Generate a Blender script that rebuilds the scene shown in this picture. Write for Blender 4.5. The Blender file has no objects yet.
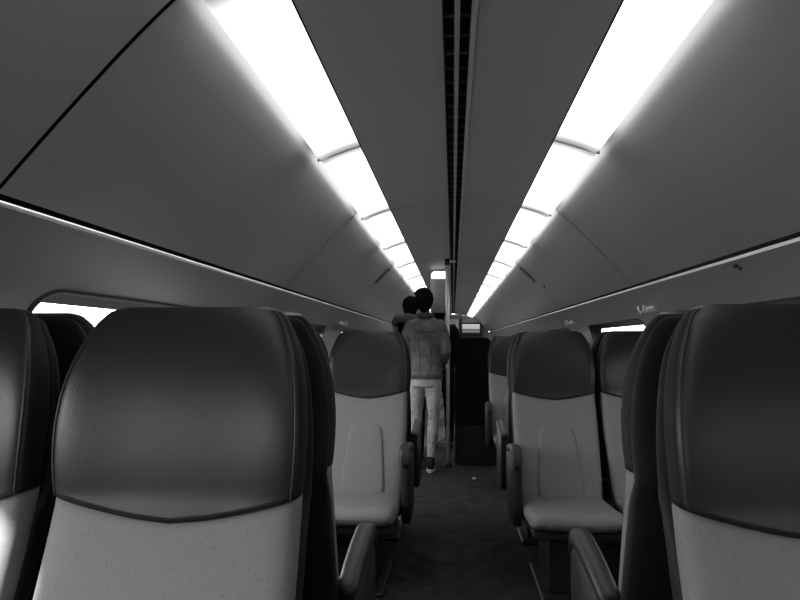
import bpy, bmesh, math, random
from mathutils import Vector, Matrix
from mathutils.geometry import delaunay_2d_cdt
random.seed(7)
PI = math.pi
scn = bpy.context.scene
C = scn.collection
YAW, PITCH = 0.08788, 0.07154
CX = 0.016                       # lateral centre of the carriage

# ------------------------------------------------------------------ camera
cam = bpy.data.cameras.new('camera'); cam.sensor_width = 36; cam.lens = 27.0
cam.clip_start = 0.03
camo = bpy.data.objects.new('camera', cam); C.objects.link(camo)
camo.location = (0, 0, 1.2); camo.rotation_euler = (PI/2 + PITCH, 0, YAW)
scn.camera = camo
scn.view_settings.view_transform = 'Standard'; scn.view_settings.look = 'None'
scn.view_settings.exposure = 0.0; scn.view_settings.gamma = 1.0
scn.view_settings.use_curve_mapping = False

# ------------------------------------------------------------------ world
LAMP = 2.6          # radiance of the ceiling diffusers
w = bpy.data.worlds.new('sky'); scn.world = w; w.use_nodes = True
nt = w.node_tree; nt.nodes.clear()
out = nt.nodes.new('ShaderNodeOutputWorld'); bg = nt.nodes.new('ShaderNodeBackground')
tc = nt.nodes.new('ShaderNodeTexCoord'); sp = nt.nodes.new('ShaderNodeSeparateXYZ')
cr = nt.nodes.new('ShaderNodeValToRGB')
cr.color_ramp.elements[0].position = 0.46; cr.color_ramp.elements[0].color = (.12, .12, .12, 1)
cr.color_ramp.elements[1].position = 0.52; cr.color_ramp.elements[1].color = (1, 1, 1, 1)
ma = nt.nodes.new('ShaderNodeMath'); ma.operation = 'MULTIPLY_ADD'; ma.inputs[1].default_value = .5; ma.inputs[2].default_value = .5
nt.links.new(tc.outputs['Generated'], sp.inputs[0]); nt.links.new(sp.outputs['Z'], ma.inputs[0])
nt.links.new(ma.outputs[0], cr.inputs[0]); nt.links.new(cr.outputs[0], bg.inputs[0])
side = nt.nodes.new('ShaderNodeMapRange'); side.interpolation_type = 'SMOOTHSTEP'     # the sky is brighter on the sun's side, left of the train
side.inputs['From Min'].default_value = -.5; side.inputs['From Max'].default_value = .8
side.inputs['To Min'].default_value = 12.0; side.inputs['To Max'].default_value = 1.6
nt.links.new(sp.outputs['X'], side.inputs['Value']); nt.links.new(side.outputs[0], bg.inputs[1])
nt.links.new(bg.outputs[0], out.inputs[0])
sun = bpy.data.lights.new('sun', 'SUN'); sun.energy = 22.0; sun.angle = 0.02
suno = bpy.data.objects.new('sun', sun); C.objects.link(suno)
suno.location = (-6, -4, 8)
suno.rotation_euler = Vector((1.0, 3.0, -0.95)).to_track_quat('-Z', 'Y').to_euler()

# ------------------------------------------------------------------ materials
def g(v): return (v, v, v, 1)
def mat(name, col, rough=.6, spec=.5, metal=0, bump=None, vary=None, coat=0):
    m = bpy.data.materials.new(name); m.use_nodes = True
    n = m.node_tree.nodes; L = m.node_tree.links
    b = n['Principled BSDF']; b.inputs['Base Color'].default_value = g(col)
    b.inputs['Roughness'].default_value = rough; b.inputs['Specular IOR Level'].default_value = spec
    b.inputs['Metallic'].default_value = metal; b.inputs['Coat Weight'].default_value = coat
    t = n.new('ShaderNodeTexCoord')
    if vary:
        sc, lo, hi = vary
        nz = n.new('ShaderNodeTexNoise'); nz.inputs['Scale'].default_value = sc; nz.inputs['Detail'].default_value = 4
        r = n.new('ShaderNodeValToRGB'); r.color_ramp.elements[0].position = .35; r.color_ramp.elements[1].position = .65
        r.color_ramp.elements[0].color = g(lo); r.color_ramp.elements[1].color = g(hi)
        L.new(t.outputs['Object'], nz.inputs['Vector']); L.new(nz.outputs['Fac'], r.inputs[0]); L.new(r.outputs[0], b.inputs['Base Color'])
    if bump:
        sc, st, ds = bump
        nz = n.new('ShaderNodeTexNoise'); nz.inputs['Scale'].default_value = sc; nz.inputs['Detail'].default_value = 3
        bp = n.new('ShaderNodeBump'); bp.inputs['Strength'].default_value = st; bp.inputs['Distance'].default_value = ds
        L.new(t.outputs['Object'], nz.inputs['Vector']); L.new(nz.outputs['Fac'], bp.inputs['Height']); L.new(bp.outputs[0], b.inputs['Normal'])
    return m

def leather_mat():
    m = mat('embossed_leather', .018, .36, .36)
    n = m.node_tree.nodes; L = m.node_tree.links; b = n['Principled BSDF']
    t = n.new('ShaderNodeTexCoord')
    def M(op, a, b2=None, **k):
        x = n.new('ShaderNodeMath'); x.operation = op
        for i, v in enumerate((a, b2)):
            if v is None: continue
            if isinstance(v, (int, float)): x.inputs[i].default_value = v
            else: L.new(v, x.inputs[i])
        return x.outputs[0]
    s = n.new('ShaderNodeSeparateXYZ'); L.new(t.outputs['Object'], s.inputs[0])
    px = M('DIVIDE', s.outputs['X'], .0078); pz = M('DIVIDE', s.outputs['Z'], .0078*.866*2*.9)
    def cell(off):
        fx = M('SUBTRACT', M('FRACT', M('ADD', px, off+100)), .5)
        fz = M('MULTIPLY', M('SUBTRACT', M('FRACT', M('ADD', pz, off+100)), .5), 1.6)
        return M('SQRT', M('ADD', M('MULTIPLY', fx, fx), M('MULTIPLY', fz, fz)))
    d = M('MINIMUM', cell(0.0), cell(.5))
    r = n.new('ShaderNodeMapRange'); r.inputs['From Min'].default_value = .18; r.inputs['From Max'].default_value = .42
    L.new(d, r.inputs['Value'])
    bp = n.new('ShaderNodeBump'); bp.inputs['Distance'].default_value = .0006
    sn = n.new('ShaderNodeSeparateXYZ'); L.new(t.outputs['Normal'], sn.inputs[0])      # only the front of the cushion is embossed
    w2 = n.new('ShaderNodeMapRange'); w2.inputs['From Min'].default_value = .75; w2.inputs['From Max'].default_value = .92; w2.inputs['To Max'].default_value = .13
    L.new(M('MULTIPLY', sn.outputs['Y'], -1.0), w2.inputs['Value']); L.new(w2.outputs[0], bp.inputs['Strength'])
    L.new(r.outputs[0], bp.inputs['Height']); L.new(bp.outputs[0], b.inputs['Normal'])
    return m

def fabric_mat():
    m = mat('pale_seat_fabric', .34, .62, .3)
    n = m.node_tree.nodes; L = m.node_tree.links; b = n['Principled BSDF']
    t = n.new('ShaderNodeTexCoord')
    nz = n.new('ShaderNodeTexNoise'); nz.inputs['Scale'].default_value = 190; nz.inputs['Detail'].default_value = 2
    r = n.new('ShaderNodeValToRGB'); r.color_ramp.elements[0].position = .30; r.color_ramp.elements[1].position = .40
    r.color_ramp.elements[0].color = g(.13); r.color_ramp.elements[1].color = g(.172)
    L.new(t.outputs['Object'], nz.inputs['Vector']); L.new(nz.outputs['Fac'], r.inputs[0]); L.new(r.outputs[0], b.inputs['Base Color'])
    bp = n.new('ShaderNodeBump'); bp.inputs['Strength'].default_value = .12; bp.inputs['Distance'].default_value = .001
    L.new(nz.outputs['Fac'], bp.inputs['Height']); L.new(bp.outputs[0], b.inputs['Normal'])
    return m

def emit_mat(name, strength, fade=None):
    m = bpy.data.materials.new(name); m.use_nodes = True
    n = m.node_tree.nodes; L = m.node_tree.links; n.clear()
    o = n.new('ShaderNodeOutputMaterial'); e = n.new('ShaderNodeEmission'); e.inputs['Strength'].default_value = strength
    L.new(e.outputs[0], o.inputs[0])
    if fade:                       # the fluorescent tube inside is shorter than its diffuser, so the ends glow less
        t = n.new('ShaderNodeTexCoord'); s = n.new('ShaderNodeSeparateXYZ'); L.new(t.outputs['Object'], s.inputs[0])
        a = n.new('ShaderNodeMath'); a.operation = 'ABSOLUTE'; L.new(s.outputs['Y'], a.inputs[0])
        r = n.new('ShaderNodeMapRange'); r.interpolation_type = 'SMOOTHSTEP'
        r.inputs['From Min'].default_value = fade-.17; r.inputs['From Max'].default_value = fade
        r.inputs['To Min'].default_value = strength; r.inputs['To Max'].default_value = .42
        L.new(a.outputs[0], r.inputs['Value']); L.new(r.outputs[0], e.inputs['Strength'])
    return m

def glass_mat():
    m = bpy.data.materials.new('window_glass'); m.use_nodes = True
    n = m.node_tree.nodes; L = m.node_tree.links; n.clear()
    o = n.new('ShaderNodeOutputMaterial'); mx = n.new('ShaderNodeMixShader'); a = n.new('ShaderNodeBsdfTransparent'); b = n.new('ShaderNodeBsdfGlossy')
    a.inputs[0].default_value = g(.88); b.inputs['Roughness'].default_value = .03; mx.inputs[0].default_value = .07
    L.new(a.outputs[0], mx.inputs[1]); L.new(b.outputs[0], mx.inputs[2]); L.new(mx.outputs[0], o.inputs[0])
    return m

M_LEATHER = leather_mat(); M_FABRIC = fabric_mat()
M_SHELL = mat('dark_seat_shell', .006, .62, .25)
M_SIDE = mat('dark_plain_leather', .008, .7, .25, bump=(180, .15, .001))
M_PLASTIC = mat('black_plastic', .012, .5, .4)
M_ARM = mat('armrest_rubber', .018, .45, .5)
M_CEIL = mat('ceiling_panel', .50, .50, .4, vary=(1.4, .49, .51))
M_WALL = mat('wall_panel', .35, .34, .5, bump=(260, .05, .0006))
M_GROOVE = mat('seam_rubber', .012, .7, .2)
M_LIP = mat('aluminium_lip', .85, .35, .5, .2)
M_FLOOR = mat('dark_carpet', .03, .9, .1, bump=(90, .5, .004), vary=(9, .018, .034))
M_STEEL = mat('brushed_steel', .72, .38, .5, .25)
M_LIGHT = emit_mat('lamp_diffuser', LAMP, .588)
M_GLASS = glass_mat()
M_FRAME = mat('window_rubber', .02, .5, .4)
M_DARKFAB = mat('dark_plush', .010, .95, .1, bump=(40, .6, .006), vary=(8, .005, .010))
M_DENIM = mat('grey_denim', .105, .85, .2, bump=(14, .9, .04), vary=(9, .09, .15))
M_DENIM2 = mat('denim_trim', .06, .85, .2)
M_JEANS = mat('pale_jeans', .30, .8, .2, vary=(14, .30, .38))
M_SKIN = mat('skin', .16, .55, .4)
M_HAIR = mat('dark_hair', .005, .95, .05, bump=(60, .8, .01))
M_BLACK = mat('black_cloth', .006, .95, .05, bump=(25, .5, .01))
M_SLEEVE = mat('grey_cloth', .09, .85, .2, bump=(25, .5, .01))
M_SHOE = mat('black_canvas', .012, .7, .3); M_SOLE = mat('white_rubber', .5, .6, .3)
M_WHITE = mat('white_paper', .7, .8, .2)

def wrinkle(m):                    # horizontal creases of tight trousers
    n = m.node_tree.nodes; L = m.node_tree.links; b = n['Principled BSDF']
    t = n.new('ShaderNodeTexCoord'); wv = n.new('ShaderNodeTexWave'); wv.bands_direction = 'Z'
    wv.inputs['Scale'].default_value = 9; wv.inputs['Distortion'].default_value = 14; wv.inputs['Detail'].default_value = 2
    bp = n.new('ShaderNodeBump'); bp.inputs['Strength'].default_value = .4; bp.inputs['Distance'].default_value = .010
    L.new(t.outputs['Object'], wv.inputs['Vector']); L.new(wv.outputs['Fac'], bp.inputs['Height']); L.new(bp.outputs[0], b.inputs['Normal'])
wrinkle(M_JEANS)

# ------------------------------------------------------------------ helpers
def mesh(name, verts, faces, m, parent=None, smooth=True, loc=None):
    me = bpy.data.meshes.new(name); me.from_pydata([tuple(v) for v in verts], [], faces)
    bm = bmesh.new(); bm.from_mesh(me); bmesh.ops.recalc_face_normals(bm, faces=bm.faces); bm.to_mesh(me); bm.free()
    if smooth:
        for p in me.polygons: p.use_smooth = True
    me.materials.append(m)
    o = bpy.data.objects.new(name, me); C.objects.link(o)
    if parent: o.parent = parent
    if loc: o.location = loc
    return o
def thing(name, label, cat, loc=(0, 0, 0), rz=0, group=None):
    o = bpy.data.objects.new(name, None); C.objects.link(o); o.empty_display_size = .1
    o.location = loc; o.rotation_euler = (0, 0, rz); return tag(o, label, cat, group)
def tag(o, label, cat, group=None):
    o['label'] = label; o['category'] = cat
    if group: o['group'] = group
    return o
def struct(o): o['kind'] = 'structure'; return o
def lerp(a, b, t): return a + (b-a)*t
def spline(tab, k):               # Catmull-Rom resampling of rows of numbers
    outp = []
    n = len(tab)
    for i in range(n-1):
        p0, p1, p2, p3 = tab[max(i-1, 0)], tab[i], tab[i+1], tab[min(i+2, n-1)]
        for j in range(k):
            t = j/k
            outp.append([.5*((2*b)+(-a+c)*t+(2*a-5*b+4*c-d)*t*t+(-a+3*b-3*c+d)*t**3) for a, b, c, d in zip(p0, p1, p2, p3)])
    outp.append(list(tab[-1])); return outp
def loft(rings, cap=True):
    v = []; f = []; n = len(rings[0])
    for r in rings: v += r
    for i in range(len(rings)-1):
        for j in range(n):
            f.append((i*n+j, i*n+(j+1) % n, (i+1)*n+(j+1) % n, (i+1)*n+j))
    if cap:
        f.append(tuple(range(n))[::-1]); f.append(tuple(range((len(rings)-1)*n, len(rings)*n)))
    return v, f
def add(a, b):
    k = len(a[0]); a[0].extend(b[0]); a[1].extend([tuple(i+k for i in q) for q in b[1]]); return a
def tube(pts, radii, n=12, ends=True):
    pts = [Vector(p) for p in pts]; rings = []
    if not isinstance(radii, (list, tuple)): radii = [radii]*len(pts)
    P = list(pts); Rr = list(radii)
    if ends:
        d0 = (pts[0]-pts[1]).normalized(); d1 = (pts[-1]-pts[-2]).normalized()
        P = [pts[0]+d0*radii[0]*.95, pts[0]+d0*radii[0]*.7]+P+[pts[-1]+d1*radii[-1]*.7, pts[-1]+d1*radii[-1]*.95]
        Rr = [radii[0]*.3, radii[0]*.72]+Rr+[radii[-1]*.72, radii[-1]*.3]
    up = Vector((0, 0, 1)) if abs((P[1]-P[0]).normalized().z) < .9 else Vector((0, 1, 0))
    side = (P[1]-P[0]).cross(up).normalized()
    for i, p in enumerate(P):
        d = (P[min(i+1, len(P)-1)]-P[max(i-1, 0)]).normalized()
        side = (side-d*side.dot(d)).normalized(); u2 = d.cross(side)
        rings.append([p+(side*math.cos(2*PI*j/n)+u2*math.sin(2*PI*j/n))*Rr[i] for j in range(n)])
    return loft(rings)
def box(x0, x1, y0, y1, z0, z1):
    v = [(x, y, z) for x in (x0, x1) for y in (y0, y1) for z in (z0, z1)]
    v = [Vector(q) for q in v]
    return v, [(0, 1, 3, 2), (4, 6, 7, 5), (0, 4, 5, 1), (2, 3, 7, 6), (0, 2, 6, 4), (1, 5, 7, 3)]
def bevel(o, wdt, seg=3):
    b = o.modifiers.new('bevel', 'BEVEL'); b.width = wdt; b.segments = seg; b.limit_method = 'ANGLE'; return o
def ell(cx, cy, cz, rx, ry, rz, n=16, k=10):
    rings = []
    for i in range(k+1):
        a = -PI/2+PI*(i+.3)/(k+.6)
        rings.append([Vector((cx+rx*math.cos(a)*math.cos(2*PI*j/n), cy+ry*math.cos(a)*math.sin(2*PI*j/n), cz+rz*math.sin(a))) for j in range(n)])
    return loft(rings)

# ------------------------------------------------------------------ carriage shell
Y0, Y1 = -5.9, 17.8
SEAMS = [1.23+2.34*i for i in range(-3, 8)]          # transverse panel joints
WP = [(1.27, 0.0), (1.275, .35), (1.275, .70), (1.272, .85), (1.265, 1.0), (1.25, 1.14), (1.225, 1.25), (1.195, 1.33), (1.12, 1.42), (1.035, 1.515)]
UP = [(1.024, 1.534), (.93, 1.640), (.85, 1.728), (.785, 1.798), (.72, 1.866), (.66, 1.925), (.612, 1.972), (.590, 2.015), (.586, 2.06)]
CP = [(.385, 2.005), (.30, 2.018), (.20, 2.029), (.10, 2.036), (.036, 2.039)]

def sweep(profile, sgn, name, m, grooves=True, gw=.006, gd=.012):
    """long extrusion of a cross-section with a recessed groove at every joint; one mesh, second slot for the grooves"""
    pr = spline([list(p) for p in profile], 3)
    nrm = []
    for i in range(len(pr)):
        a = pr[max(i-1, 0)]; b = pr[min(i+1, len(pr)-1)]
        dx, dz = b[0]-a[0], b[1]-a[1]; l = math.hypot(dx, dz)
        nx, nz = dz/l, -dx/l
        if nx*pr[i][0]+nz*(pr[i][1]-1) < 0: nx, nz = -nx, -nz
        nrm.append((nx, nz))
    ys = [(Y0, 0)]
    for s in SEAMS:
        if grooves and Y0 < s < Y1: ys += [(s-gw-.004, 0), (s-gw, .003), (s-gw+.001, gd), (s+gw-.001, gd), (s+gw, .003), (s+gw+.004, 0)]
    ys.append((Y1, 0))
    v = []; f = []; n = len(pr); dark = []
    for y, d in ys:
        for (x, z), (nx, nz) in zip(pr, nrm): v.append((CX+sgn*(x+nx*d), y, z+nz*d))
    for i in range(len(ys)-1):
        for j in range(n-1):
            f.append((i*n+j, i*n+j+1, (i+1)*n+j+1, (i+1)*n+j)); dark.append(ys[i][1] >= .003 and ys[i+1][1] >= .003)
    o = mesh(name, v, f, m); o.data.materials.append(M_GROOVE)
    for p, dk in zip(o.data.polygons, dark): p.material_index = 1 if dk else 0
    o.data.set_sharp_from_angle(angle=math.radians(35))
    return o

def window_wall(sgn, name, wins):
    pr = spline([list(p) for p in WP], 4)
    S = [0]
    for a, b in zip(pr, pr[1:]): S.append(S[-1]+math.hypot(b[0]-a[0], b[1]-a[1]))
    def at(s):
        s = min(max(s, 0), S[-1])
        for i in range(len(S)-1):
            if s <= S[i+1]+1e-9:
                t = (s-S[i])/(S[i+1]-S[i]); return lerp(pr[i][0], pr[i+1][0], t), lerp(pr[i][1], pr[i+1][1], t)
    def s_of(z):
        for i in range(len(S)-1):
            if pr[i][1] <= z <= pr[i+1][1]: return lerp(S[i], S[i+1], (z-pr[i][1])/(pr[i+1][1]-pr[i][1]))
    s0, s1 = s_of(.80), s_of(1.350)
    def loop(y0, y1, grow=0, r=.10):
        y0 -= grow; y1 += grow; a, b = s0-grow, s1+grow; pts = []
        for cxx, cyy, a0 in ((y1-r, b-r, 0), (y0+r, b-r, PI/2), (y0+r, a+r, PI), (y1-r, a+r, 1.5*PI)):
            for k in range(7):
                t = a0+PI/2*k/6; pts.append((cxx+r*math.cos(t), cyy+r*math.sin(t)))
        res = []
        for i, p in enumerate(pts):
            q = pts[(i+1) % len(pts)]; n = max(1, int(math.hypot(q[0]-p[0], q[1]-p[1])/.06))
            for k in range(n): res.append((lerp(p[0], q[0], k/n), lerp(p[1], q[1], k/n)))
        return res
    def inside(p, y0, y1, r=.10):
        dy = max(y0+r-p[0], p[0]-(y1-r), 0); ds = max(s0+r-p[1], p[1]-(s1-r), 0)
        return math.hypot(dy, ds) < r-1e-6
    pts = []; edges = []
    for a, b in wins:
        L = loop(a, b); k = len(pts); pts += L; edges += [(k+i, k+(i+1) % len(L)) for i in range(len(L))]
    def free(p): return not any(inside(p, a-.02, b+.02, .12) for a, b in wins)
    ys = [Y0+(Y1-Y0)*i/96 for i in range(97)]
    for y in ys:
        for s in S:
            if free((y, s)): pts.append((y, s))
    res = delaunay_2d_cdt([Vector(p) for p in pts], edges, [], 0, 1e-5)
    vv, ff = res[0], res[2]
    F = []
    for t in ff:
        c = sum((vv[i] for i in t), Vector((0, 0)))/len(t)
        if not any(inside((c.x, c.y), a, b) for a, b in wins): F.append(tuple(t))
    V = []
    for p in vv: x, z = at(p.y); V.append((CX+sgn*x, p.x, z))
    wall = mesh(name, V, F, M_WALL); wall['kind'] = 'structure'
    for k, (a, b) in enumerate(wins):
        n0 = loop(a, b); V = []; F = []; n = len(n0)
        lay = [(0, .0), (-.004, -.005), (.010, -.008), (.014, .0), (.004, .03), (.002, .058), (-.030, .06), (-.032, .075)]
        for gr, dep in lay:
            for (y, s) in loop(a, b, gr) if False else n0:
                cyy, css = (a+b)/2, (s0+s1)/2
                fy = (y-cyy)/((b-a)/2); fs = (s-css)/((s1-s0)/2)
                x, z = at(s+fs*gr); V.append((CX+sgn*(x+dep), y+fy*gr, z))
        for i in range(len(lay)-1):
            for j in range(n): F.append((i*n+j, i*n+(j+1) % n, (i+1)*n+(j+1) % n, (i+1)*n+j))
        wno[0] += 1
        fr = mesh('window_%d' % wno[0], V, F, M_FRAME); struct(fr)
        # pane: curved sheet with thickness, following the wall
        V = []; F = []; ny, ns = 10, 10
        for d in (.062, .068):
            for i in range(ny+1):
                for j in range(ns+1):
                    x, z = at(lerp(s0+.012, s1-.012, j/ns)); V.append((CX+sgn*(x+d), lerp(a+.012, b-.012, i/ny), z))
        q = (ny+1)*(ns+1)
        for l in (0, q):
            for i in range(ny):
                for j in range(ns):
                    k0 = l+i*(ns+1)+j; F.append((k0, k0+1, k0+ns+2, k0+ns+1))
        mesh('window_pane', V, F, M_GLASS, fr)
wno = [0]
for sgn, side in ((-1, 'left'), (1, 'right')):
    wins = [(c-.775, c+.775) for c in (-4.675, -2.325, 0.025, 2.375, 4.70, 7.075, 9.425, 11.775, 14.125)]
    window_wall(sgn, 'wall_'+side, wins)
    struct(sweep(UP, sgn, 'wall_%s_upper' % side, M_WALL))
    # long joint between lower and upper panel: black groove with an aluminium lip
    v = []; f = []
    prof = [(1.035, 1.515), (1.046, 1.520), (1.056, 1.532), (1.050, 1.548), (1.024, 1.534)]
    for y in (Y0, Y1):
        for x, z in prof: v.append((CX+sgn*x, y, z))
    for j in range(4): f.append((j, j+1, 6+j, 5+j))
    struct(mesh('trim_%d' % (1 if sgn < 0 else 2), v, f, M_GROOVE, smooth=False))
    v = []; f = []
    prof = [(1.042, 1.510), (1.033, 1.512), (1.029, 1.517), (1.032, 1.521), (1.040, 1.520), (1.048, 1.515)]
    v, f = loft([[Vector((CX+sgn*x, y, z)) for x, z in prof] for y in (Y0, Y1)])
    struct(mesh('trim_%d' % (3 if sgn < 0 else 4), v, f, M_LIP))
    o = sweep(CP, sgn, 'ceiling' if sgn < 0 else 'ceiling_right', M_CEIL, gw=.005); struct(o)
    # narrow joint either side of the light band
    for tno, (xa, za, xb, zb) in enumerate(((.385, 2.005, .3905, 2.004), (.5850, 2.040, .59, 2.040))):
        b = [Vector((CX+sgn*x, y, z)) for y in (Y0, Y1) for x, z in ((xa, za), (xb, zb), (xb, zb+.03), (xa, za+.03))]
        struct(mesh('trim_%d' % (5+tno+(0 if sgn < 0 else 2)), b, [(0, 1, 2, 3), (4, 7, 6, 5), (0, 4, 5, 1), (1, 5, 6, 2), (2, 6, 7, 3), (3, 7, 4, 0)], M_GROOVE if tno == 0 else M_WALL, smooth=False))
    # skirting heater box
    v, f = box(min(CX+sgn*1.15, CX+sgn*1.27), max(CX+sgn*1.15, CX+sgn*1.27), Y0, Y1, 0, .14)
    struct(mesh('baseboard_'+side, v, f, M_PLASTIC, smooth=False))
v, f = box(CX-1.34, CX+1.34, Y0, Y1, -.04, 0); struct(mesh('floor', v, f, M_FLOOR, smooth=False))

# end walls follow the cross-section
def section_outline():
    half = spline([list(p) for p in WP], 2)+spline([list(p) for p in UP[:-1]], 2)+[[.385, 2.06], [.385, 2.005], [.2, 2.03], [0, 2.04]]
    return [(CX+x, z) for x, z in half]+[(CX-x, z) for x, z in half[::-1][1:]]
for nm, y, d in (('wall_front', Y1, .05), ('wall_back', Y0, -.05)):
    ol = section_outline(); n = len(ol)
    v = [(x, y, z) for x, z in ol]+[(x, y+d, z) for x, z in ol]
    f = [tuple(range(n)), tuple(range(n, 2*n))[::-1]]+[(i, (i+1) % n, n+(i+1) % n, n+i) for i in range(n)]
    struct(mesh(nm, v, f, M_WALL, smooth=False))
# light-tight cap above the light bands
for sgn in (-1, 1):
    v, f = box(min(CX+sgn*.37, CX+sgn*.60), max(CX+sgn*.37, CX+sgn*.60), Y0, Y1, 2.062, 2.08)
    struct(mesh('ceiling_cap', v, f, M_GROOVE, smooth=False))
# end door with dark glazing
dr = struct(mesh('door_1', *box(-.42, .18, Y1-.05, Y1-.01, 0, 1.9), M_STEEL, smooth=False)); bevel(dr, .01)
mesh('door_pane', *box(-.32, .08, Y1-.06, Y1-.045, .9, 1.75), M_FRAME, dr, smooth=False)
mesh('door_handle', *tube([(.12, Y1-.09, 1.1), (.12, Y1-.09, 1.3)], .012), M_STEEL, dr)
struct(mesh('trim_9', *box(.235, .265, Y1-.08, Y1-.005, 0, 1.93), M_PLASTIC, smooth=False))

# ------------------------------------------------------------------ centre rail in the ceiling
v, f = box(CX-.036, CX+.036, Y0, Y1, 2.062, 2.075)
add_ = add((v, f), box(CX-.038, CX-.034, Y0, Y1, 2.037, 2.065)); add(add_, box(CX+.034, CX+.038, Y0, Y1, 2.037, 2.065))
struct(mesh('trim_10', add_[0], add_[1], M_GROOVE, smooth=False))
rail = thing('ceiling_rail', 'slim metal rail in the dark slot along the middle of the ceiling', 'rail', (CX, Y0, 2.045))
mesh('bar', *box(-.007, .007, .0, Y1-Y0, -.014, .004), mat('rail_metal', .45, .5, .5), rail, smooth=False)
v = []; f = []
ribm = mat('slot_rib_metal', .05, .5, .5); rib = mesh('slot_rib', *box(-.033, .033, 0, .012, .0, .010), ribm, rail, smooth=False)
for k in range(60):
    c = rib if k == 0 else rib.copy()
    if k: C.objects.link(c); c.parent = rail
    c.location = (0, -Y0+.9+.10*k, 0)
mesh('edge_lip', *box(.036, .050, 0, Y1-Y0, -.013, -.004), mat('lip_paint', .6, .4), rail, smooth=False)

# ------------------------------------------------------------------ ceiling lights
SEG = 1.175
def diffuser_geo():
    pr = spline([[.3905, 2.004], [.44, 1.990], [.50, 1.968], [.538, 1.949], [.555, 1.949], [.564, 1.964], [.570, 1.995], [.572, 2.03]], 4)
    v = []; f = []; n = len(pr)
    for y in (-SEG/2+.003, SEG/2-.003):
        for x, z in pr: v.append((x-.48, y, z-1.985))
    for y in (-SEG/2+.003, SEG/2-.003):
        for i, (x, z) in enumerate(pr): v.append((x-.48-(.006 if i > 14 else 0), y, z-1.985+(.006 if i < 18 else 0)))
    for l in (0, 2*n):
        for j in range(n-1): f.append((l+j, l+j+1, l+n+j+1, l+n+j))
    return v, f
def sectpt(x): return 1.985-.25*(x-.48)*1.08
protoL = None
k = 0
for i in range(-6, 14):
    y = 1.20+SEG*(i+.5)
    if y+SEG/2 > Y1 or y-SEG/2 < Y0: continue
    for sgn, side in ((-1, 'left'), (1, 'right')):
        nth = i+1
        ordn = ['overhead and nearest', 'second nearest', 'third nearest', 'fourth nearest', 'fifth nearest', 'sixth nearest', 'seventh nearest', 'eighth nearest', 'ninth nearest', 'tenth nearest', 'eleventh nearest', 'twelfth nearest', 'thirteenth nearest', 'fourteenth nearest', 'last'][max(0, min(nth, 14))] if nth >= 0 else ''
        t = thing('ceiling_light', ('white glowing ceiling light panel, %s of the %s light band' % (ordn, side)) if ordn else 'white glowing ceiling light panel behind the viewer in the %s band' % side, 'light', (CX+sgn*.48, y, 1.985), 0, 'ceiling light panels of the %s band' % side)
        if protoL is None:
            v, f = diffuser_geo(); d = mesh('diffuser', v, f, M_LIGHT, t)
            e = mesh('end_clip', *add(box(-.090, .0855, -SEG/2, -SEG/2+.006, -.026, -.0), box(-.09, .0, -SEG/2, -SEG/2+.006, -.0, .022)), mat('clip', .55, .5), t, smooth=False)
            # clip follows the slope of the diffuser
            for vv in e.data.vertices: vv.co.z = (.0195-(vv.co.x+.09)*.335)+(-.004 if vv.co.z < -.01 else .008)
            protoL = (d, e)
            d['_'] = 1; del d['_']
        else:
            for pch in protoL:
                c = pch.copy(); C.objects.link(c); c.parent = t
        if sgn < 0:
            for c in t.children: c.scale = (-1, 1, 1)
        else:
            for c in t.children: c.scale = (1, 1, 1)

# ------------------------------------------------------------------ seats
YF_TAB = None
def yf(z):                         # reclined front surface
    if z > .93: return .052*((z-.93)/.33)**2
    return -.20*((.93-z)/.51)**1.15
HEAD = [(.90, .2240, .090, .036), (.96, .2290, .094, .043), (1.03, .2305, .096, .046), (1.10, .2260, .092, .042), (1.16, .2150, .084, .033),
        (1.205, .2005, .072, .022), (1.235, .1870, .060, .012), (1.253, .1740, .058, .004), (1.263, .160, .040, .002), (1.268, .138, .020, 0)]
BACK = [(.36, .205, .11, .012), (.46, .214, .11, .018), (.60, .221, .10, .028), (.75, .224, .095, .032), (.90, .2225, .088, .034)]
def zb(x):                         # the seam between headrest and backrest dips in the middle
    u = min(1, abs(x)/.225); return .888+.044*u**1.55
def section(a, t, wing, n=48, e=3.2):
    pts = []
    for j in range(n):
        th = 2*PI*j/n; c, s = math.cos(th), math.sin(th)
        x = a*math.copysign(abs(c)**(2/e), c); y = (t/2)*math.copysign(abs(s)**(2/e), s)
        wf = .5-.5*(y/(t/2))        # front side gets all of the wing, back side none
        pts.append((x, t/2+y-wing*abs(x/a)**3*wf))
    return pts
def head_geo():
    rows = spline([list(r) for r in HEAD], 4); z0 = HEAD[0][0]; zt = HEAD[-1][0]; rings = []
    sec0 = section(rows[0][1]*.985, rows[0][2]*.9, rows[0][3])
    rings.append([Vector((x*.96, yf(zb(x))+.006+y, zb(x)+.006)) for x, y in sec0])
    for r in rows:
        z, a, t, wg = r; fr = (z-z0)/(zt-z0); ring = []
        for x, y in section(a, t, wg):
            zz = zb(x)+(zt-zb(x))*fr if fr < 1 else zt
            crown = 0
            ring.append(Vector((x, yf(zz)+y+(HEAD[2][2]-t)*.35*(fr > .6)*(fr-.6), zz)))
        rings.append(ring)
    return loft(rings)
def back_geo():
    rows = spline([list(r) for r in BACK], 5); rings = []
    z0 = BACK[0][0]; zt = BACK[-1][0]
    for r in rows:
        z, a, t, wg = r; fr = (z-z0)/(zt-z0); ring = []
        for x, y in section(a, t, wg):
            zz = z0+(zb(x)+.002-z0)*fr
            ring.append(Vector((x, yf(zz)+.005+y, zz)))
        rings.append(ring)
    return loft(rings)
def front_y(x, z):
    r = min(spline([list(r) for r in BACK], 5), key=lambda q: abs(q[0]-z)); a, t, wg = r[1:]
    u = min(abs(x/a), .999); kk = (1-u**3.2)**(1/3.2)
    return yf(z)+.005+t/2-(t/2)*kk-wg*u**3*(.5+.5*kk)
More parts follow.
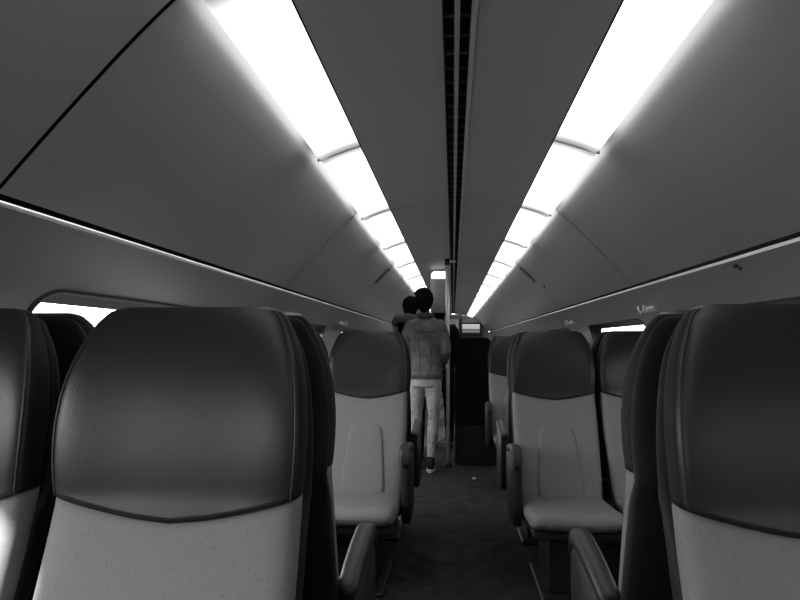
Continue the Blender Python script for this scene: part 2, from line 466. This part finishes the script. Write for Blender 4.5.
def lumbar_geo():
    v = []; f = []; n = 40; R = [.0, .3, .6, .85, .93, .97, 1.0]
    for r in R:
        for j in range(n):
            th = 2*PI*j/n; c, s = math.cos(th), math.sin(th)
            X = math.copysign(abs(c)**(.28), c)*r; Z = math.copysign(abs(s)**(.28), s)*r
            z = .575+.180*Z; x = X*lerp(.128, .092, (Z+1)/2)
            off = .011 if r < .9 else (.009 if r < .95 else (.004 if r < .99 else -.004))
            v.append(Vector((x, front_y(x, z)-off, z)))
    for i in range(len(R)-1):
        for j in range(n): f.append((i*n+j, i*n+(j+1) % n, (i+1)*n+(j+1) % n, (i+1)*n+j))
    return v, f
def shell_geo():
    tab = [(.30, .205, .06), (.45, .224, .085), (.70, .228, .082), (.86, .228, .078), (.92, .227, .050), (1.03, .2305, .043), (1.12, .2225, .040), (1.18, .2090, .034), (1.215, .193, .028), (1.24, .178, .022), (1.252, .160, .016), (1.256, .13, .008)]
    rings = []
    for z, a, t in spline([list(r) for r in tab], 3):
        rings.append([Vector((x, yf(z)+(.036 if z < .87 else .036+.034*min(1, (z-.87)/.05)-.022*min(1, max(0, z-.92)/.3))+y, z)) for x, y in section(a, t, 0, 36, 4)])
    return loft(rings)
def seam_geo(s):                    # stitched piping that frames the headrest edge
    rows = spline([list(r) for r in HEAD], 4)[:-6]
    if True:
        pts = []
        for z, a, t, wg in rows:
            zz = zb(a)+(HEAD[-1][0]-zb(a))*(z-HEAD[0][0])/(HEAD[-1][0]-HEAD[0][0])
            x = a*.955; u = .955; kk = (1-u**3.2)**(1/3.2); yy = t/2-(t/2)*kk; wg *= .5+.5*kk
            fr = (z-.9)/(.368); pts.append((s*x, yf(zz)+yy-wg*u**3-.0005+(HEAD[2][2]-t)*.35*(fr > .6)*(fr-.6), zz))
    return tube(pts, .0024, 8)
def cushion_geo():
    rings = []
    tab = [(-.135, .195, .355, .408), (-.17, .206, .350, .418), (-.30, .214, .348, .422), (-.45, .216, .348, .434), (-.56, .214, .350, .450), (-.615, .208, .360, .450), (-.645, .196, .378, .434), (-.655, .178, .395, .415)]
    for y, a, b, t in spline([list(r) for r in tab], 4):
        ring = []
        for j in range(40):
            th = 2*PI*j/40; c, s = math.cos(th), math.sin(th)
            x = a*math.copysign(abs(c)**.5, c); z = (t+b)/2+(t-b)/2*math.copysign(abs(s)**.5, s)
            if s > 0: z -= .012*math.exp(-(x/.11)**2)*min(1, max(0, (-y-.15)*8))
            ring.append(Vector((x, y, z)))
        rings.append(ring)
    return loft(rings)
def arm_side_geo(s):
    pf = [(-.05, .615), (-.16, .640), (-.30, .650), (-.350, .648), (-.385, .63), (-.398, .59), (-.398, .50), (-.392, .40), (-.37, .33), (-.33, .295), (-.20, .29), (-.08, .31), (-.04, .36)]
    pf = spline([list(p) for p in pf+[pf[0]]], 3)[:-1]; x0, x1 = s*.224, s*.268
    rings = []
    cy = sum(p[0] for p in pf)/len(pf); cz = sum(p[1] for p in pf)/len(pf)
    for x, k in ((x0, .96), (lerp(x0, x1, .12), 1), (lerp(x0, x1, .88), 1), (x1, .96)):
        rings.append([Vector((x, cy+(p[0]-cy)*k, cz+(p[1]-cz)*k)) for p in pf])
    return loft(rings)
def arm_pad_geo(s):
    rings = []
    for y, z, hw, h in spline([[-.045, .628, .018, .012], [-.07, .634, .024, .018], [-.18, .655, .026, .022], [-.30, .668, .027, .024], [-.355, .668, .027, .026], [-.39, .655, .026, .026], [-.408, .625, .024, .022], [-.412, .60, .018, .014]], 4):
        ring = []
        for j in range(20):
            th = 2*PI*j/20; c, q = math.cos(th), math.sin(th)
            ring.append(Vector((s*.246+hw*math.copysign(abs(c)**.6, c), y+h*.0, z+h*math.copysign(abs(q)**.6, q))))
        rings.append(ring)
    return loft(rings)
G_CACHE = {}
def make_seat(arm):                # arm: -1, 1 or 0
    t = thing('train_seat', 'x', 'seat')
    def P(n, geo, m, **k):
        if n not in G_CACHE or n in ('armrest', 'armrest_pad'):
            o = mesh(n, *geo(), m, t, **k); G_CACHE[n] = o.data
        else:
            o = bpy.data.objects.new(n, G_CACHE[n]); C.objects.link(o); o.parent = t
        return o
    h = P('headrest', head_geo, M_LEATHER)
    if len(h.data.materials) == 1:          # smooth plain leather on the sides and back
        h.data.materials.append(M_SIDE)
        for pl in h.data.polygons: pl.material_index = 1 if pl.normal.y > -.50 and abs(pl.normal.z) < .8 else 0
    h['label'] = 'dark embossed leather headrest'
    for s in (-1, 1): mesh('piping', *seam_geo(s), M_ARM, h)
    b = P('backrest', back_geo, M_FABRIC); b['label'] = 'pale grey backrest'
    P('lumbar_panel', lumbar_geo, M_FABRIC).parent = b
    P('seat_cushion', cushion_geo, M_FABRIC)
    P('seat_shell', shell_geo, M_SHELL)
    def frame():
        g_ = ([], []); add(g_, box(-.20, .20, -.60, .02, .315, .355)); return g_
    bevel(P('seat_frame', frame, M_PLASTIC, smooth=False), .012)
    def ped():
        g_ = box(-.11, .11, -.42, -.08, 0.02, .33); add(g_, box(-.15, .15, -.50, -.02, 0, .022)); return g_
    bevel(P('pedestal', ped, M_PLASTIC, smooth=False), .012)
    if arm:
        a = P('armrest', lambda: arm_side_geo(arm), M_PLASTIC)
        a.data.set_sharp_from_angle(angle=math.radians(50))
        q = mesh('armrest_pad', *arm_pad_geo(arm), M_ARM, a)
    return t
protos = {}
def place_seat(x, y, rz, arm, label, group):
    if arm not in protos:
        t = protos[arm] = make_seat(arm)
    else:
        src = protos[arm]; t = src.copy(); C.objects.link(t)
        for ch in src.children:
            c = ch.copy(); C.objects.link(c); c.parent = t
            for gch in ch.children:
                d = gch.copy(); C.objects.link(d); d.parent = c
    t.location = (x, y, 0); t.rotation_euler = (0, 0, rz); t['label'] = label; t['group'] = group
    return t
LX1, LX2, RX1, RX2 = -.485, -.992, .552, 1.032
NY, BY = 1.05, 1.36
F_, B_ = 'seats facing the viewer', 'seats facing away from the viewer'
place_seat(-.493, 1.035, 0, 1, 'large dark headrest seat with pale back, aisle seat in the left foreground', F_)
place_seat(-.998, 1.035, 0, 0, 'sunlit window seat cut off by the left edge of the picture', F_)
place_seat(.590, 1.03, 0, -1, 'shadowed large aisle seat in the right foreground with dark headrest', F_)
place_seat(1.053, 1.03, 0, 0, 'window seat beside the large seat in the right foreground', F_)
place_seat(-.493, 1.36, PI, -1, 'dark seat back to back behind the large left foreground aisle seat', B_)
place_seat(-.998, 1.36, PI, 0, 'dark seat back to back behind the sunlit left window seat', B_)
place_seat(.590, 1.36, PI, 1, 'dark seat back to back behind the large right foreground aisle seat', B_)
place_seat(1.053, 1.36, PI, 0, 'dark window seat facing away, right of the right foreground seats', B_)
place_seat(LX1, 3.40, 0, 1, 'middle distance left aisle seat beside the standing person in jeans', F_)
place_seat(LX2, 3.40, 0, 0, 'middle distance left window seat mostly hidden by foreground seats', F_)
place_seat(RX1, 3.40, 0, -1, 'middle distance right aisle seat seen whole from headrest to cushion', F_)
place_seat(RX2, 3.40, 0, 0, 'middle distance right window seat under the bright window', F_)
place_seat(LX1, 3.70, PI, -1, 'seat facing away behind middle left aisle seat, only its armrest showing', B_)
place_seat(LX2, 3.70, PI, 0, 'seat facing away behind the middle distance left window seat', B_)
place_seat(RX1, 3.70, PI, 1, 'seat facing away behind middle right aisle seat, only its armrest showing', B_)
place_seat(RX2, 3.70, PI, 0, 'seat facing away behind the middle distance right window seat', B_)
place_seat(RX1, 5.60, 0, -1, 'farthest pale aisle seat on the right, next to the dark plush seat', F_)
place_seat(RX2, 5.60, 0, 0, 'farthest pale window seat on the right', F_)

# dark plush seat next to the pole, facing away
t = thing('plush_seat', 'tall black plush seat back facing away beside the metal pole', 'seat', (.215, 6.05, 0))
rings = []
for z, a, tt in spline([[.40, .205, .12], [.60, .205, .13], [.9, .20, .13], [1.10, .192, .13], [1.19, .18, .12], [1.235, .158, .10], [1.252, .13, .07], [1.256, .10, .03]], 4):
    rings.append([Vector((x, .02+.05*(z-.9)+y, z)) for x, y in section(a, tt, 0, 36, 3)])
mesh('backrest', *loft(rings), M_DARKFAB, t)
bevel(mesh('seat_cushion', *box(-.20, .20, .14, .56, .34, .46), M_DARKFAB, t, smooth=False), .04, 4)
bevel(mesh('seat_base', *box(-.205, .24, .02, .56, 0, .40), M_PLASTIC, t, smooth=False), .012)

# ------------------------------------------------------------------ grab pole
PX, PY = -.052, 5.97
t = thing('grab_pole', 'bright steel vertical grab pole standing in the aisle', 'pole', (PX, PY, 0))
mesh('pole', *tube([(0, 0, .004), (0, 0, 2.03)], .019, 20, False), M_STEEL, t)
mesh('floor_flange', *tube([(0, 0, 0), (0, 0, .02), (0, 0, .045)], [.034, .034, .022], 24, False), M_PLASTIC, t)
mesh('ceiling_socket', *tube([(0, 0, 1.975), (0, 0, 2.035)], .027, 24, False), M_PLASTIC, t)
mesh('bracket', *tube([(.02, 0, 2.012), (.072, 0, 2.012)], .014, 14), M_STEEL, t)

# hanging panel behind the pole; its strip glows to imitate a reflected ceiling light
t = thing('hanging_panel', 'hanging grey panel with glowing strip standing in for a reflection, left of the pole', 'sign', (-.165, 6.75, 0))
def rr(x0, x1, z0, z1, r, y0, y1):
    pts = []
    for cx_, cz_, a0, q in ((x1-.01, z1-.01, 0, .01), (x0+r, z1-r, PI/2, r), (x0+.01, z0+.01, PI, .01), (x1-.01, z0+.01, 1.5*PI, .01)):
        for k in range(6): a_ = a0+PI/2*k/5; pts.append((cx_+q*math.cos(a_), cz_+q*math.sin(a_)))
    return loft([[Vector((x, y, z)) for x, z in pts] for y in (y0, y1)])
mesh('housing', *rr(-.085, .10, 1.54, 2.015, .05, 0, .05), mat('panel_grey', .28, .5), t)
mesh('reflection_glow', *rr(-.078, .10, 1.925, 2.008, .045, -.006, .004), emit_mat('reflection_glow', 1.6), t)
mesh('hanger', *tube([(0, .025, 2.0), (0, .025, 2.035)], .012), M_STEEL, t)

# monitor at the far end
t = thing('wall_monitor', 'small black framed monitor with striped picture on the far wall', 'monitor', (.53, Y1, 1.55))
ZM = .10
bevel(mesh('bezel', *box(-.31, .30, -.16, -.01, -.16, .25), M_PLASTIC, t, smooth=False), .01)
def screen_mat():
    m = emit_mat('screen', .5); n = m.node_tree.nodes; L = m.node_tree.links
    e = [q for q in n if q.type == 'EMISSION'][0]; tcd = n.new('ShaderNodeTexCoord'); s = n.new('ShaderNodeSeparateXYZ')
    mp = n.new('ShaderNodeMapRange'); mp.inputs['From Min'].default_value = -.16; mp.inputs['From Max'].default_value = .21
    r = n.new('ShaderNodeValToRGB'); r.color_ramp.interpolation = 'EASE'
    for p, c in ((.02, .15), (.22, .03), (.30, .02), (.34, .6), (.42, .25), (.5, .35), (.55, .12), (.62, .9), (.9, 1.0)):
        el = r.color_ramp.elements.new(p); el.color = g(c)
    L.new(tcd.outputs['Object'], s.inputs[0]); L.new(s.outputs['Z'], mp.inputs['Value']); L.new(mp.outputs[0], r.inputs[0]); L.new(r.outputs[0], e.inputs['Color'])
    return m
mesh('screen', *box(-.26, .25, -.166, -.155, -.09, .20), screen_mat(), t, smooth=False)

# ------------------------------------------------------------------ small fittings
def coat_hooks(x, y, z, sgn, label):
    t = thing('coat_hook', label, 'hook', (x, y, z), 0, 'coat hooks on the window pillars'); t.scale = (1.3, 1.3, 1.3)
    bevel(mesh('base_plate', *box(-.012, .012, -.055, .055, -.012, .012), M_STEEL, t, smooth=False), .004)
    for dy in (-.038, .038):
        mesh('hook', *tube([(0, dy, 0), (-sgn*.022, dy, -.004), (-sgn*.034, dy, -.018), (-sgn*.040, dy, -.004), (-sgn*.042, dy, .012)], .006, 10), M_STEEL, t)
def wall_xz(z):
    for a, b in zip(WP, WP[1:]):
        if a[1] <= z <= b[1]: return lerp(a[0], b[0], (z-a[1])/(b[1]-a[1]))
hx = wall_xz(1.40)
coat_hooks(CX+hx-.006, 3.60, 1.395, 1, 'steel double coat hook above the right foreground seat, beside the bright window')
coat_hooks(CX+hx-.006, 5.92, 1.395, 1, 'steel double coat hook above the middle distance right aisle seat')
coat_hooks(CX-hx+.006, 5.92, 1.395, -1, 'steel double coat hook above the middle distance left aisle seat')
coat_hooks(CX-hx+.006, 1.23, 1.395, -1, 'steel double coat hook at the left edge above the window seat')
def upper(z):
    for a, b in zip(UP, UP[1:]):
        if a[1] <= z <= b[1]: return lerp(a[0], b[0], (z-a[1])/(b[1]-a[1])), math.atan2(b[1]-a[1], b[0]-a[0])
def vent(sgn, y, z, label):
    x, a = upper(z); t = thing('wall_vent', label, 'vent', (CX+sgn*(x-.004), y, z), 0, 'oval vents on the upper panels')
    n = 28; rings = []
    for dn, k in ((.004, 1), (-.008, 1), (-.010, .82), (-.003, .74)):
        ring = []
        for j in range(n):
            th = 2*PI*j/n; c, s = math.cos(th), math.sin(th)
            l = .105*math.copysign(abs(c)**.8, c)*k; wv = .055*math.copysign(abs(s)**.8, s)*k
            ring.append(Vector((sgn*(l*math.cos(a)+dn*math.sin(a)), wv, l*math.sin(a)+dn*abs(math.cos(a))*1.0)))
        rings.append(ring)
    mesh('rim', *loft(rings), mat('vent_grey', .04, .5), t)
    sl = ([], [])
    for k in range(-3, 4):
        u = k*.022; add(sl, tube([(sgn*(u*math.cos(a)-.006), -.022, u*math.sin(a)-.006), (sgn*(u*math.cos(a)-.006), .022, u*math.sin(a)-.006)], .004, 8))
    mesh('grille', *sl, M_STEEL, t)
vent(-1, 5.92, 1.868, 'dark oval vent on the left upper panel near the light band')
vent(1, 5.92, 1.868, 'dark oval vent on the right upper panel near the light band')
def latch(y, z, label, sgn=1, dx=0, s=1.0, gname='small latches'):
    if z > 1.55: x, a = upper(z)
    else: x = wall_xz(z)
    t = thing('panel_latch', label, 'latch', (CX+sgn*(x-.003), y, z), 0, gname)
    mesh('knob', *ell(0, 0, 0, .008*s, .013*s, .010*s), M_PLASTIC, t)
    mesh('keeper', *ell(0, -.032*s, -.014*s, .006*s, .010*s, .007*s), M_PLASTIC, t)
latch(2.36, 1.492, 'small black latch under the right wall rail above foreground seat')
latch(5.72, 1.735, 'tiny dark latch high on the right upper panel beyond the oval vent')
# scrap of paper on the floor
rings = []
for i in range(6):
    a_ = PI*(i+.5)/6
    rings.append([Vector((.018*math.sin(a_)*math.cos(2*PI*j/8)*random.uniform(.6, 1.3), .022*math.sin(a_)*math.sin(2*PI*j/8)*random.uniform(.6, 1.3), .011-.010*math.cos(a_))) for j in range(8)])
tag(mesh('paper_scrap', *loft(rings), M_WHITE, smooth=False, loc=(.176, 5.42, 0)), 'tiny crumpled white paper scrap on the dark aisle floor', 'litter')

# ------------------------------------------------------------------ people
def fuse(o, vox, sm=4):
    r = o.modifiers.new('fuse', 'REMESH'); r.mode = 'VOXEL'; r.voxel_size = vox; r.use_smooth_shade = True
    s = o.modifiers.new('soft', 'SMOOTH'); s.iterations = sm; s.factor = .5
    return o
def torso(tab, n=24):              # (z, cx, cy, rx, ry)
    return loft([[Vector((cx+rx*math.copysign(abs(math.cos(a))**.85, math.cos(a)), cy+ry*math.copysign(abs(math.sin(a))**.85, math.sin(a)), z)) for a in [2*PI*j/n for j in range(n)]] for z, cx, cy, rx, ry in spline([list(r) for r in tab], 4)])
def head_parts(hx_, hy, hz, s=1.0):   # face towards +Y
    G_ = ell(hx_, hy, hz, .073*s, .090*s, .108*s, 20, 14)
    add(G_, ell(hx_, hy+.030*s, hz-.055*s, .055*s, .058*s, .060*s))
    add(G_, tube([(hx_, hy+.088*s, hz+.02*s), (hx_, hy+.108*s, hz-.020*s)], [.010*s, .014*s], 10))
    add(G_, ell(hx_, hy+.083*s, hz-.055*s, .024*s, .010*s, .009*s))
    for q in (-1, 1):
        add(G_, ell(hx_+q*.075*s, hy, hz-.012*s, .010*s, .020*s, .030*s))
        add(G_, ell(hx_+q*.030*s, hy+.082*s, hz+.018*s, .014*s, .008*s, .009*s))
    return G_
def hand(wrist, d, up, s=1.0):     # palm, four curled fingers and a thumb
    d = Vector(d).normalized(); up = Vector(up).normalized(); sd = d.cross(up).normalized(); w_ = Vector(wrist)
    G_ = tube([w_, w_+d*.045, w_+d*.085], [.024, .033, .034], 12)
    for i, ln in enumerate((.068, .078, .072, .056)):
        b = w_+d*.088+sd*(.027-.018*i)
        add(G_, tube([b-d*.02, b+d*ln*.45, b+d*ln*.75-up*.018, b+d*ln*.85-up*.042], [.0095, .009, .0085, .0075], 8))
    b = w_+d*.03+sd*.026
    add(G_, tube([b, b+d*.03+sd*.022-up*.008, b+d*.058+sd*.026-up*.024], [.013, .011, .009], 8))
    return G_

# ---- person in the denim jacket, walking away
p1 = thing('person', 'person walking away in a grey denim jacket, pale tight jeans and black shoes', 'person', (-.262, 5.74, 0))
p1.scale = (.93, 1, 1)
HX, HZ = -.015, 1.60
body = torso([(.80, 0, 0, .12, .09), (.90, 0, 0, .135, .095), (1.0, 0, 0, .13, .09), (1.12, 0, 0, .125, .09), (1.28, 0, 0, .15, .10), (1.38, 0, 0, .165, .085), (1.44, 0, 0, .10, .06), (1.47, -.005, 0, .058, .055), (1.54, -.01, .01, .052, .052)])
add(body, head_parts(HX, .015, HZ))
legsR = [(.075, 0, .88), (.080, .02, .50), (.052, -.035, .10)]
legsL = [(-.075, 0, .88), (-.095, .07, .52), (-.105, .15, .13)]
add(body, tube(legsR, [.074, .045, .032])); add(body, tube(legsL, [.074, .045, .032]))
armR = [(.165, 0, 1.37), (.205, -.03, 1.12), (.165, .13, .99)]; armL = [(-.165, 0, 1.37), (-.205, -.03, 1.12), (-.165, .13, .99)]
for a_ in (armR, armL): add(body, tube(a_, [.050, .042, .030]))
add(body, hand((.165, .13, .99), (-.4, .8, -.35), (0, .2, 1))); add(body, hand((-.165, .13, .99), (.4, .8, -.35), (0, .2, 1)))
for x_, y_ in ((.052, -.035), (-.105, .15)):
    add(body, tube([(x_, y_-.02, .055), (x_, y_+.12, .04)], [.036, .030]))
fuse(mesh('body', *body, M_SKIN, p1), .009)
jk = torso([(.865, 0, 0, .172, .122), (.90, 0, 0, .174, .125), (1.0, 0, 0, .162, .118), (1.10, 0, 0, .156, .116), (1.25, 0, 0, .176, .122), (1.34, 0, -.002, .190, .108), (1.385, 0, 0, .175, .092), (1.42, 0, 0, .125, .078), (1.445, 0, 0, .082, .068)])
for s_, a_ in ((1, armR), (-1, armL)):
    add(jk, tube([(s_*.150, 0, 1.362), (s_*.186, -.012, 1.27), (s_*.208, -.03, 1.13), (s_*.196, .03, 1.07), (s_*.168, .12, 1.0)], [.066, .062, .056, .052, .046], 16))
jo = fuse(mesh('denim_jacket', *jk, M_DENIM, p1), .012, 3)
jo['label'] = 'grey denim jacket'
mesh('collar', *loft([[Vector((rr_*math.cos(2*PI*j/24), rr_*.86*math.sin(2*PI*j/24), z)) for j in range(24)] for z, rr_ in ((1.425, .098), (1.44, .090), (1.475, .078), (1.485, .080), (1.475, .086), (1.445, .100))]), M_DENIM2, jo)
sm_ = ([], [])
def bk(z): return {1.36: -.112, 1.30: -.122, 1.20: -.123, 1.10: -.119, 1.0: -.121, .90: -.128, .87: -.126}[z]
for s_ in (-1, 1):
    add(sm_, tube([(s_*.07, bk(1.30)+.012, 1.30), (s_*.066, bk(1.20)+.010, 1.20), (s_*.055, bk(1.10)+.008, 1.10), (s_*.050, bk(1.0)+.008, 1.0), (s_*.052, bk(.90)+.008, .90)], .004, 8))
add(sm_, tube([(-.12, -.102, 1.31), (-.06, -.118, 1.30), (.06, -.118, 1.30), (.12, -.102, 1.31)], .004, 8))
mesh('seam', *sm_, M_DENIM2, jo)
bt = torso([(.862, 0, 0, .176, .127), (.868, 0, 0, .178, .128), (.895, 0, 0, .178, .129), (.90, 0, 0, .176, .127)])
mesh('waistband', *bt, M_DENIM2, jo)
# triangular side vent at the hem
jn = torso([(.79, 0, .005, .145, .108), (.84, 0, 0, .152, .112), (.90, 0, 0, .15, .108), (.96, 0, 0, .14, .10)])
add(jn, tube([(.077, 0, .87), (.080, 0, .78), (.082, .012, .62), (.080, .02, .50), (.073, .012, .40), (.062, -.012, .26), (.052, -.033, .11)], [.090, .084, .070, .057, .059, .049, .040], 18))
add(jn, tube([(-.077, 0, .87), (-.082, .02, .78), (-.092, .055, .63), (-.095, .07, .52), (-.098, .085, .42), (-.102, .11, .28), (-.105, .148, .14)], [.090, .084, .070, .057, .059, .049, .040], 18))
jn_ = fuse(mesh('jeans', *jn, M_JEANS, p1), .010, 2); jn_['label'] = 'pale tight jeans'
for x_, y_ in ((.052, -.035), (-.105, .15)):
    sh = ([], [])
    add(sh, tube([(x_, y_-.012, .055), (x_, y_+.06, .052), (x_, y_+.17, .036)], [.044, .044, .034], 16)); add(sh, tube([(x_, y_, .06), (x_, y_, .125)], [.045, .043], 16))
    so = fuse(mesh('shoe', *sh, M_SHOE, p1), .008, 2)
    ring = [[Vector((x_+.046*math.cos(2*PI*j/24), y_+.068+.135*math.sin(2*PI*j/24), z)) for j in range(24)] for z in (.002, .030)]
    mesh('sole', *loft(ring), M_SOLE, so, smooth=False)['label'] = 'white rubber sole'
hr = ell(HX, -.008, HZ+.010, .098, .104, .108, 24, 14); add(hr, ell(HX+.01, -.055, HZ-.045, .070, .050, .065))
for k in range(26):
    a_ = random.uniform(0, 2*PI); e_ = random.uniform(-.2, 1.3)
    add(hr, ell(HX+.080*math.cos(a_)*math.cos(e_), -.012+.088*math.sin(a_)*math.cos(e_)-.004, HZ+.02+.095*math.sin(e_), .024, .024, .024, 8, 6))
fuse(mesh('hair', *hr, M_HAIR, p1), .008, 1)
cp = ell(HX-.005, .005, HZ+.080, .086, .096, .052, 24, 10)
add(cp, tube([(HX-.02, .07, HZ+.075), (HX-.075, .09, HZ+.082), (HX-.105, .10, HZ+.085)], [.020, .020, .012], 10))
fuse(mesh('cap', *cp, M_HAIR, p1), .007, 2)

# ---- companion behind, arm held out to the left
p2 = thing('person', 'person in black beyond the jacket wearer, grey sleeved arm held out left', 'person', (-.44, 6.25, 0))
b2 = torso([(.80, 0, 0, .12, .09), (.92, 0, 0, .15, .10), (1.1, 0, 0, .125, .09), (1.3, 0, 0, .16, .10), (1.38, 0, 0, .165, .085), (1.44, 0, 0, .09, .06), (1.47, 0, 0, .055, .055), (1.54, 0, .01, .052, .052)])
add(b2, head_parts(0.0, .015, 1.575, .98))
add(b2, tube([(.08, 0, .88), (.085, .02, .48), (.09, 0, .09)], [.088, .056, .038])); add(b2, tube([(-.08, 0, .88), (-.09, .02, .48), (-.09, 0, .09)], [.088, .056, .038]))
add(b2, tube([(.17, 0, 1.37), (.20, .05, 1.12), (.12, .16, 1.02)], [.05, .042, .03])); add(b2, hand((.12, .16, 1.02), (-.7, .6, 0), (0, .3, 1)))
fuse(mesh('body', *b2, M_SKIN, p2), .010)
c2 = torso([(.84, 0, 0, .155, .115), (.95, 0, 0, .155, .115), (1.1, 0, 0, .145, .108), (1.3, 0, 0, .172, .115), (1.37, 0, 0, .175, .10), (1.42, 0, 0, .12, .08), (1.45, 0, 0, .075, .066)])
add(c2, tube([(.15, 0, 1.36), (.205, .03, 1.14), (.14, .13, 1.04)], [.064, .056, .046])); add(c2, tube([(-.13, 0, 1.33), (-.155, .0, 1.20), (-.13, .06, 1.04)], [.06, .05, .04]))
fuse(mesh('black_top', *c2, M_BLACK, p2), .012, 3)
l2 = torso([(.79, 0, 0, .14, .10), (.90, 0, 0, .15, .108), (.93, 0, 0, .148, .106)])
for s_ in (-1, 1): add(l2, tube([(s_*.08, 0, .86), (s_*.088, .02, .48), (s_*.09, 0, .10)], [.095, .065, .048]))
fuse(mesh('black_trousers', *l2, M_BLACK, p2), .012, 3)
for s_ in (-1, 1): mesh('shoe', *tube([(s_*.09, -.03, .045), (s_*.09, .10, .045), (s_*.09, .17, .036)], [.044, .043, .034], 14), M_SHOE, p2)
fuse(mesh('hair', *add(ell(0, -.005, 1.595, .088, .10, .10, 20, 12), ell(0, -.05, 1.53, .070, .055, .07)), M_HAIR, p2), .01, 2)
sl = tube([(.10, -.06, 1.43), (-.02, -.13, 1.455), (-.13, -.13, 1.452), (-.155, -.08, 1.40)], [.055, .052, .046, .040], 16)
fuse(mesh('grey_sleeve', *sl, M_SLEEVE, p2), .010, 2)['label'] = 'grey sleeve'
mesh('hand', *hand((-.155, -.08, 1.39), (.1, .3, -1), (1, 0, 0)), M_SKIN, p2)

# ---- third person, in black right of the pole
p3 = thing('person', 'dark haired person in black standing beyond the pole', 'person', (-.135, 6.95, 0))
b3 = torso([(.80, 0, 0, .12, .09), (.92, 0, 0, .15, .10), (1.1, 0, 0, .125, .09), (1.3, 0, 0, .15, .10), (1.36, 0, 0, .16, .085), (1.41, 0, 0, .09, .06), (1.44, 0, 0, .052, .052), (1.49, 0, .01, .05, .05)])
add(b3, head_parts(-.03, .015, 1.525, .95))
for s_ in (-1, 1):
    add(b3, tube([(s_*.08, 0, .88), (s_*.085, .02, .48), (s_*.09, 0, .09)], [.088, .056, .038]))
    add(b3, tube([(s_*.16, 0, 1.34), (s_*.195, -.02, 1.10), (s_*.185, .06, .88)], [.05, .042, .03])); add(b3, hand((s_*.185, .06, .88), (0, .15, -1), (-s_, 0, 0)))
fuse(mesh('body', *b3, M_SKIN, p3), .010)
c3 = torso([(.84, 0, 0, .155, .115), (.95, 0, 0, .15, .11), (1.1, 0, 0, .14, .105), (1.3, 0, 0, .165, .112), (1.36, 0, 0, .165, .10), (1.40, 0, 0, .11, .08), (1.43, 0, 0, .07, .062)])
for s_ in (-1, 1): add(c3, tube([(s_*.145, 0, 1.335), (s_*.195, -.02, 1.10), (s_*.187, .05, .92)], [.064, .056, .046]))
fuse(mesh('black_coat', *c3, M_BLACK, p3), .012, 3)
l3 = torso([(.79, 0, 0, .14, .10), (.90, 0, 0, .15, .108), (.93, 0, 0, .148, .106)])
for s_ in (-1, 1): add(l3, tube([(s_*.08, 0, .86), (s_*.088, .02, .48), (s_*.09, 0, .10)], [.095, .065, .048]))
fuse(mesh('black_trousers', *l3, M_BLACK, p3), .012, 3)
for s_ in (-1, 1): mesh('shoe', *tube([(s_*.09, -.03, .045), (s_*.09, .10, .045), (s_*.09, .17, .036)], [.044, .043, .034], 14), M_SHOE, p3)
fuse(mesh('hair', *add(ell(-.03, -.005, 1.545, .086, .098, .095, 20, 12), ell(-.03, -.045, 1.46, .072, .055, .09)), M_HAIR, p3), .01, 2)
